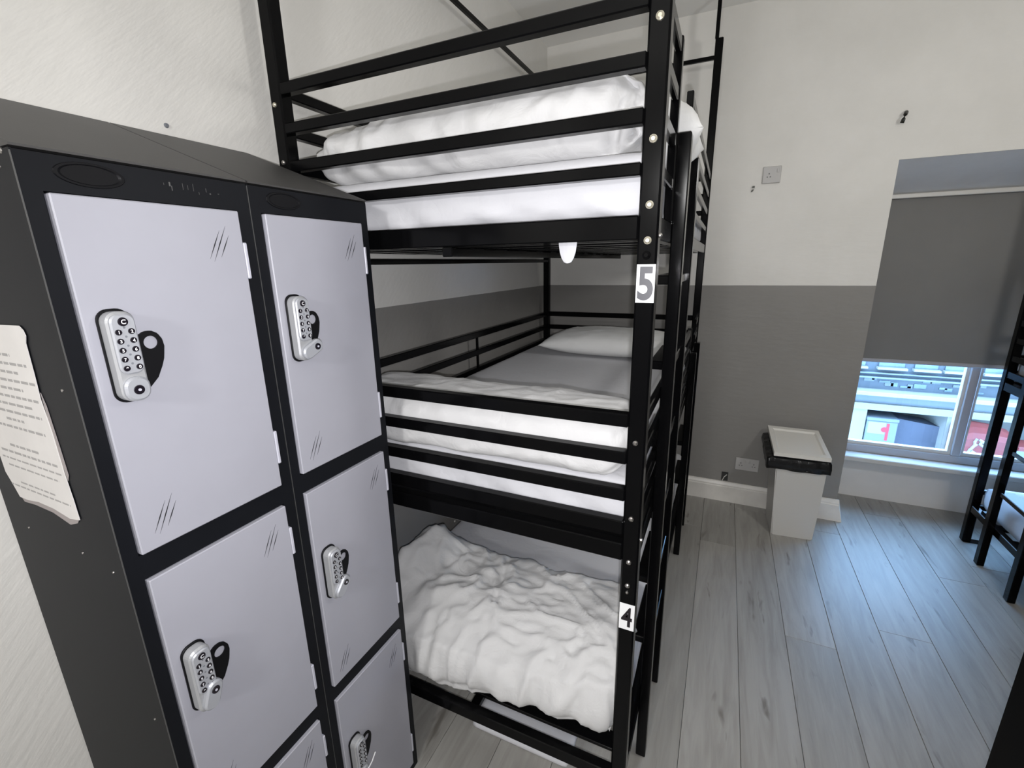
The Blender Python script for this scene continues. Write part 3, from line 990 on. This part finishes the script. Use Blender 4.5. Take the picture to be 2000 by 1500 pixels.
lk_a = locker(LY0, 'locker nearest the camera, with the torn paper notice on its dark side')
lk_b = locker(LY0 + LW, 'second locker, between the near locker and the bunk bed')
turns = {(0, 0): 0.0, (0, 1): -0.35, (0, 2): -0.2, (1, 0): -1.15, (1, 1): -0.75, (1, 2): 0.0}
for i, lo in enumerate((lk_a, lk_b)):
    for n, (z0, z1) in enumerate(DOORS):
        make_lock(lo, LY0 + LW * i + 0.0575, z1 - 0.2165, turns[(i, n)])
# white strip poking out of the lowest lock of the second locker
build('white_strip', tube(bmesh.new(), [(LX + 0.036, 0.664, 0.300), (LX + 0.045, 0.672, 0.322), (LX + 0.050, 0.682, 0.345)], 0.0016), M['numeral'], lk_b)
# rivets on the exposed side
for x_, z_, r_ in ((0.358, 1.155, .0022), (0.359, 0.861, .0022), (0.358, 1.450, .0025), (0.272, 1.166, .0022), (0.088, 1.167, .0022), (0.359, 1.737, .0022), (0.371, 1.754, .0042)):
    b = cyl(bmesh.new(), (x_, LY0 - 0.0012, z_), (x_, LY0 + 0.001, z_), r_ * 0.8, r_, 12)
    build('rivet', b, M['bolt_steel'], lk_a)
# scuffed remains of stuck-on lettering on the frame above the first door
b = bmesh.new()
for y_, z_, dy_, dz_ in ((0.4585, 1.736, .001, .003), (0.466, 1.735, .004, .006), (0.469, 1.729, .002, .007), (0.486, 1.732, .001, .010), (0.4935, 1.733, .001, .007), (0.502, 1.732, .001, .011), (0.510, 1.728, .001, .004), (0.522, 1.733, .0015, .006), (0.5275, 1.730, .004, .002), (0.5415, 1.732, .004, .001)):
    box(b, LX - 0.0003, LX + 0.0002, y_, y_ + dy_ * .6, z_, z_ + dz_)
build('glue_residue', b, M['charcoal_edge'], lk_a)['kind'] = 'stuff'

# torn paper notice stuck to the side of the first locker
outline = [(0.058, 1.540), (0.221, 1.537), (0.288, 1.538), (0.297, 1.532), (0.300, 1.524), (0.2935, 1.513), (0.2915, 1.47), (0.288, 1.43), (0.2935, 1.38), (0.2945, 1.314), (0.299, 1.27), (0.3005, 1.234), (0.27, 1.229), (0.22, 1.236), (0.17, 1.237), (0.13, 1.232), (0.100, 1.232), (0.088, 1.252), (0.0725, 1.275), (0.0715, 1.32), (0.066, 1.42)]
b = prism(bmesh.new(), outline, LY0 - 0.0024, LY0 - 0.0014, 'Y')
note = build('paper_notice', b, M['paper'], None, loc=(0.18, LY0 - 0.002, 1.24))
tag(note, 'torn white paper notice with faint grey print, stuck to the locker side', 'notice')
edge = [(0.098, 1.236), (0.3, 1.238), (0.288, 1.225), (0.262, 1.216), (0.21, 1.226), (0.15, 1.227), (0.11, 1.224)]
build('torn_edge', prism(bmesh.new(), edge, LY0 - 0.0013, LY0 - 0.0006, 'Y'), M['torn'], note)
edge = [(0.291, 1.44), (0.2975, 1.42), (0.3015, 1.36), (0.3035, 1.31), (0.297, 1.30), (0.291, 1.35)]
build('torn_edge', prism(bmesh.new(), edge, LY0 - 0.0013, LY0 - 0.0006, 'Y'), M['torn'], note)
b = bmesh.new()
rnd = random.Random(3)
z = 1.492
for ln, (xc, half, dz) in enumerate(((0.18, .05, 0), (0.19, .085, .0), (0.18, .06, .0), (0.185, .10, 0), (0.18, .06, 0), (0.18, .10, 0), (0.18, .075, 0), (0.185, .09, 0), (0.18, .03, 0), (0.185, .085, .022), (0.18, .05, 0), (0.185, .095, 0), (0.185, .10, 0), (0.185, .085, .02), (0.185, .06, 0), (0.185, .10, 0), (0.185, .095, 0), (0.185, .1, 0), (0.185, .09, 0), (0.185, .07, 0))):
    xx = xc - half
    hh = 0.0042 if ln < 12 else 0.003
    while xx < xc + half:
        wl = rnd.uniform(0.008, 0.024)
        box(b, xx, min(xx + wl, xc + half), LY0 - 0.00255, LY0 - 0.00235, z - hh / 2, z + hh / 2)
        xx += wl + 0.004
    z -= (0.0135 if ln < 13 else 0.0095) + dz
    if z < 1.25:
        break
build('faint_print', b, M['print'], note)['kind'] = 'stuff'

# ------------------------------------------------------------------ bin with black liner
bin_ = thing('waste_bin', 'pale grey plastic waste bin with a black liner under its loose lid', 'bin', (1.685, 2.96, 0))
b = bmesh.new()
bot = [(1.570, 2.850), (1.786, 2.868), (1.770, 3.090), (1.556, 3.072)]
top = [(1.545, 2.838), (1.800, 2.852), (1.788, 3.120), (1.533, 3.106)]
cB = Vector((sum(p[0] for p in bot) / 4, sum(p[1] for p in bot) / 4)); cT = Vector((sum(p[0] for p in top) / 4, sum(p[1] for p in top) / 4))


def lerp_ring(t, shrink=1.0):
    r = []
    for p, q in zip(bot, top):
        v = Vector(p).lerp(Vector(q), t); c = cB.lerp(cT, t)
        r.append(c + (v - c) * shrink)
    return r


rings = [[b.verts.new((*v, 0.001 + 0.47 * t)) for v in lerp_ring(t)] for t in (0, .5, .92)]
r_top = [b.verts.new((*v, 0.001 + 0.47 * .92)) for v in lerp_ring(.92, 1.03)]
r_top2 = [b.verts.new((*v, 0.471)) for v in lerp_ring(1, 1.03)]
inn = [b.verts.new((*v, 0.471)) for v in lerp_ring(1, .95)]
inb = [b.verts.new((*v, 0.02)) for v in lerp_ring(0, .95)]
seq = rings + [r_top, r_top2, inn, inb]
for r0, r1 in zip(seq, seq[1:]):
    for i in range(4):
        b.faces.new((r0[i], r0[(i + 1) % 4], r1[(i + 1) % 4], r1[i]))
b.faces.new(rings[0][::-1]); b.faces.new(inb)
bmesh.ops.bevel(b, geom=[e for e in b.edges if abs(e.verts[0].co.z - e.verts[1].co.z) > 0.1], offset=0.008, segments=2, affect='EDGES')
build('body', b, M['bin'], bin_)
# liner folded over the rim
b = bmesh.new()
N = 72
rr = []
for lvl, (t, sc, zz) in enumerate(((1, .955, 0.500), (1, 1.035, 0.515), (1, 1.10, 0.500), (1, 1.115, 0.47), (1, 1.085, 0.435), (1, 1.06, 0.445))):
    ring = []
    base = lerp_ring(t, sc)
    for i in range(N):
        s = i / N * 4; k_ = int(s); f = s - k_
        v = base[k_].lerp(base[(k_ + 1) % 4], f)
        d = (v - cT).normalized()
        wob = 0.010 * noise.noise(Vector((i * 0.37, lvl * 0.9, 0))) * (lvl > 1)
        left = 0.036 if (v.x < 1.56 and lvl in (2, 3, 4)) else 0.0
        ring.append(b.verts.new((v.x + d.x * wob - left, v.y + d.y * wob, zz + 0.012 * noise.noise(Vector((i * 0.21, 5, lvl))) * (lvl > 2) + (v.y - 2.84) * 0.16)))
    rr.append(ring)
for r0, r1 in zip(rr, rr[1:]):
    for i in range(N):
        b.faces.new((r0[i], r0[(i + 1) % N], r1[(i + 1) % N], r1[i]))
build('bin_liner', b, M['bag'], bin_, smooth=True)
# lid: shallow tray with raised rim, sloping up to the back
lid_f, lid_b = 0.548, 0.598
fl, fr, bl, br = Vector((1.523, 2.800)), Vector((1.800, 2.812)), Vector((1.507, 3.125)), Vector((1.777, 3.128))


def LP(u, v, h):
    p = fl.lerp(fr, u).lerp(bl.lerp(br, u), v)
    return (p.x, p.y, lid_f + (lid_b - lid_f) * v + h)


b = bmesh.new()
quads = [[(0, 0), (1, 0), (1, 1), (0, 1)], [(.08, .09), (.92, .09), (.92, .9), (.08, .9)], [(.11, .12), (.89, .12), (.89, .87), (.11, .87)]]
seq = [[b.verts.new(LP(u, v, -0.022)) for u, v in quads[0]], [b.verts.new(LP(u, v, 0.0)) for u, v in quads[0]], [b.verts.new(LP(u, v, 0.001)) for u, v in quads[1]], [b.verts.new(LP(u, v, -0.007)) for u, v in quads[2]]]
for r0, r1 in zip(seq, seq[1:]):
    for i in range(4):
        b.faces.new((r0[i], r0[(i + 1) % 4], r1[(i + 1) % 4], r1[i]))
b.faces.new(seq[0][::-1]); b.faces.new(seq[-1])
build('lid', b, M['bin_lid'], bin_)


# ------------------------------------------------------------------ wall fittings
def socket(x0, x1, z0, z1, label, pins, switches):
    s = thing('wall_socket', label, 'socket', ((x0 + x1) / 2, D, z0))
    build('plate', bx(x0, x1, D - 0.011, D, z0, z1, bevel=0.003), M['socket'], s)
    for px, pz in pins:
        b = bmesh.new()
        box(b, px - 0.002, px + 0.002, D - 0.0114, D - 0.0108, pz + 0.009, pz + 0.017)
        box(b, px - 0.0105, px - 0.0045, D - 0.0114, D - 0.0108, pz - 0.006, pz - 0.002)
        box(b, px + 0.0045, px + 0.0105, D - 0.0114, D - 0.0108, pz - 0.006, pz - 0.002)
        build('pin_holes', b, M['socket_hole'], s)
    for px, pz in switches:
        build('rocker_switch', bx(px - 0.006, px + 0.006, D - 0.0145, D - 0.0105, pz - 0.010, pz + 0.010, bevel=0.0015), M['socket'], s)


socket(1.320, 1.412, 2.030, 2.120, 'single white wall socket high on the far wall', [(1.352, 2.068)], [(1.396, 2.095)])
socket(1.353, 1.492, 0.246, 0.332, 'white double socket low on the far wall above the skirting, left of the bin', [(1.385, 0.285), (1.462, 0.285)], [(1.408, 0.310), (1.438, 0.310)])
hook = thing('wall_hook', 'small dark metal coat hook on the far wall above the window corner', 'hook', (1.93, D, 2.28))
b = cyl(bmesh.new(), (1.936, D, 2.318), (1.936, D - 0.004, 2.318), 0.009, 0.008, 14)
build('plate', b, M['grey_metal'], hook)
b = tube(bmesh.new(), [(1.936, D - 0.003, 2.318), (1.932, D - 0.022, 2.312), (1.926, D - 0.036, 2.300), (1.921, D - 0.040, 2.280), (1.918, D - 0.036, 2.262)], 0.0085)
build('prong', b, M['grey_metal'], hook, smooth=True)
b = bmesh.new()
prism(b, [(1.268, 1.990), (1.277, 1.992), (1.284, 2.004), (1.272, 2.004)], D - 0.006, D, 'Y')
box(b, 1.273, 1.286, D - 0.012, D, 2.012, 2.022)
t = build('cable_clip', b, M['grey_metal'], None, loc=(1.276, D, 2.0))
tag(t, 'tiny black cable clip on the far wall left of the high socket', 'clip')
t = thing('cable_outlet', 'dark open cable outlet with a white lead just above the far skirting', 'outlet', (1.30, D, 0.15))
build('recess', bx(1.277, 1.318, D - 0.003, D, 0.150, 0.212), M['socket_hole'], t)
build('lead', tube(bmesh.new(), [(1.285, D - 0.006, 0.150), (1.294, D - 0.010, 0.178), (1.310, D - 0.006, 0.196)], 0.0028), M['gloss_white'], t)
for (y_, z_, r_, m_, lab) in ((0.716, 1.927, 0.0055, 'dot', 'small grey wall plug in the left wall above the lockers'), (1.801, 0.303, 0.006, 'gloss_white', 'small white wall plug low in the left wall behind the bottom bunk')):
    b = cyl(bmesh.new(), (0, y_, z_), (0.004, y_, z_), r_, r_ * 0.7, 12)
    t = build('wall_plug', b, M[m_], None, loc=(0, y_, z_)); tag(t, lab, 'wall plug')

# ------------------------------------------------------------------ black cupboard at the right edge, close to the camera
cab = thing('black_cupboard', 'plain black metal cupboard filling the bottom right corner close to the camera', 'cupboard', (1.95, 0.65, 0))
build('carcass', bx(1.740, 2.15, 0.30, 1.0, 0.0, 1.80, bevel=0.004), M['black_dull'], cab)
for ya, yb in ((0.312, 0.648), (0.652, 0.988)):
    dr = build('door', bx(1.7335, 1.7398, ya, yb, 0.03, 1.785, bevel=0.0015), M['black_dull'], cab)
    build('handle', bx(1.724, 1.7334, (yb - 0.03) if ya < .5 else (ya + 0.018), (yb - 0.018) if ya < .5 else (ya + 0.03), 0.85, 0.98, bevel=0.003), M['black_dull'], dr)

# ------------------------------------------------------------------ outside the window: the buildings across the yard
YO = 7.0
fac = thing('facade', 'pale rendered building across the yard seen through the window', 'building', (4.2, YO, -2.6))
b = bmesh.new()
box(b, -2.0, 3.00, YO, YO + 2.2, -2.6, -0.285)
box(b, 3.80, 3.91, YO, YO + 2.2, -2.6, -0.285)
build('ground_floor_piers', b, M['facade_white'], fac)
build('shopfront_band', bx(-2.0, 9.0, YO - 0.03, YO + 2.2, -0.285, -0.20), M['facade_white'], fac)
build('wall_band', bx(-2.0, 9.0, YO + 0.02, YO + 2.2, -0.20, -0.075), M['facade_ledge'], fac)
build('ledge', bx(-2.0, 9.0, YO - 0.14, YO + 0.3, -0.0745, -0.022, bevel=0.006), M['facade_white'], fac)
build('upper_wall', bx(-2.0, 9.0, YO + 0.06, YO + 2.2, -0.0215, 0.95), M['facade'], fac)
build('ledge', bx(-2.0, 9.0, YO + 0.0, YO + 0.07, 0.125, 0.145), M['facade_ledge'], fac)
build('ledge', bx(-2.0, 9.0, YO + 0.0, YO + 0.07, 0.185, 0.20), M['facade_ledge'], fac)
for xa, xb in ((2.55, 2.90), (3.04, 3.30), (3.40, 3.62), (3.69, 3.96), (4.05, 4.4), (4.5, 4.85)):
    w_ = build('window', bx(xa, xb, YO + 0.045, YO + 0.08, 0.27, 0.85), M['facade_glass'], fac)
    build('window_ledge', bx(xa - 0.02, xb + 0.02, YO - 0.02, YO + 0.07, 0.245, 0.27), M['facade_white'], w_)
rp_ = random.Random(5)
for i in range(16):
    xa = 2.9 + 0.075 * i + rp_.uniform(0, .03); zz = rp_.uniform(0.0, 0.1)
    build('blotched_panel', bx(xa, xa + rp_.uniform(.05, .12), YO + 0.052, YO + 0.062, zz, zz + rp_.uniform(.02, .06)), M['facade_glass' if i % 3 else 'facade_ledge'], fac)
# open shop room behind the piers
build('shop_back_wall', bx(3.0, 3.80, YO + 1.6, YO + 1.7, -1.2, -0.285), M['facade_dark'], fac)
b = prism(bmesh.new(), [(3.42, YO + 1.6), (3.80, YO + 0.02), (3.80, YO + 1.6)], -1.2, -0.286, 'Z')
build('shop_side_wall', b, M['facade_white'], fac)
build('shop_ceiling', bx(3.0, 3.8, YO + 0.05, YO + 1.6, -0.30, -0.286), M['facade_dark'], fac)
build('blue_counter', prism(bmesh.new(), [(3.33, -0.40), (3.80, -0.462), (3.80, -0.8), (3.33, -0.8)], YO + 0.10, YO + 0.4, 'Y'), M['tarmac'], fac)
build('white_wall', bx(3.91, 9.0, YO + 0.3, YO + 2.2, -2.6, -0.285), M['facade_white'], fac)
yard = structure('yard_ground', bx(-3, 10, YW + 0.2, 9.4, -2.72, -2.6), M['tarmac'])
# white freezer chest with a red mark on its label
fz = thing('freezer_chest', 'white chest with a red-marked label standing in the open shopfront across the yard', 'freezer', (3.17, YO + 0.03, -0.9))
build('body', bx(3.012, 3.335, YO - 0.02, YO + 0.35, -0.9, -0.43, bevel=0.006), M['facade_ledge'], fz)
build('lid', bx(3.006, 3.342, YO - 0.03, YO + 0.36, -0.43, -0.385, bevel=0.008), M['facade_ledge'], fz)
build('pink_label', bx(3.03, 3.215, YO - 0.0215, YO - 0.0205, -0.60, -0.445), M['label_pink'], fz)
build('red_mark', cyl(bmesh.new(), (3.205, YO - 0.024, -0.535), (3.205, YO - 0.0205, -0.535), 0.035, 0.033, 16), M['label_red'], fz)
build('red_stripe', bx(3.222, 3.252, YO - 0.0215, YO - 0.0205, -0.68, -0.45), M['label_red'], fz)
# red awning-covered stall with white painted strokes
aw = thing('red_stall', 'red rounded stall cover with white strokes, beyond the right-hand pane', 'stall', (4.2, YO - 0.2, -0.7))
b = bmesh.new()
prof = [(YO - 0.38, -0.75), (YO - 0.38, -0.42), (YO - 0.34, -0.36), (YO - 0.24, -0.32), (YO - 0.10, -0.30), (YO - 0.02, -0.31), (YO - 0.02, -0.75)]
rows = []
for xx, sc in ((3.83, 0.85), (3.86, 0.95), (3.92, 1.0), (4.05, 1.0), (4.2, 0.96), (4.30, 0.88)):
    rows.append([b.verts.new((xx, y_, -0.75 + (z_ + 0.75) * sc)) for y_, z_ in prof])
for r0, r1 in zip(rows, rows[1:]):
    for i in range(len(prof) - 1):
        b.faces.new((r0[i], r0[i + 1], r1[i + 1], r1[i]))
b.faces.new(rows[0]); b.faces.new(rows[-1][::-1])
build('cover', b, M['red'], aw)
b = bmesh.new()
for pts in ([(3.955, -0.415), (3.94, -0.45), (3.945, -0.485), (3.965, -0.49)], [(3.975, -0.425), (4.01, -0.445), (4.045, -0.48)], [(3.98, -0.47), (4.015, -0.495), (4.045, -0.515)], [(4.0, -0.445), (3.99, -0.475)],
            [(3.915, -0.545), (3.905, -0.59), (3.92, -0.61)], [(3.925, -0.565), (3.98, -0.60), (4.02, -0.63), (4.05, -0.66)], [(3.935, -0.585), (3.985, -0.62), (4.03, -0.65)], [(3.95, -0.49), (3.92, -0.55)]):
    tube(b, [(x_, YO - 0.382, z_) for x_, z_ in pts], 0.0145, 8)
build('white_strokes', b, M['facade_white'], aw)
build('base_box', bx(4.32, 5.2, YO - 0.35, YO - 0.05, -0.9, -0.47, bevel=0.01), M['red'], aw)
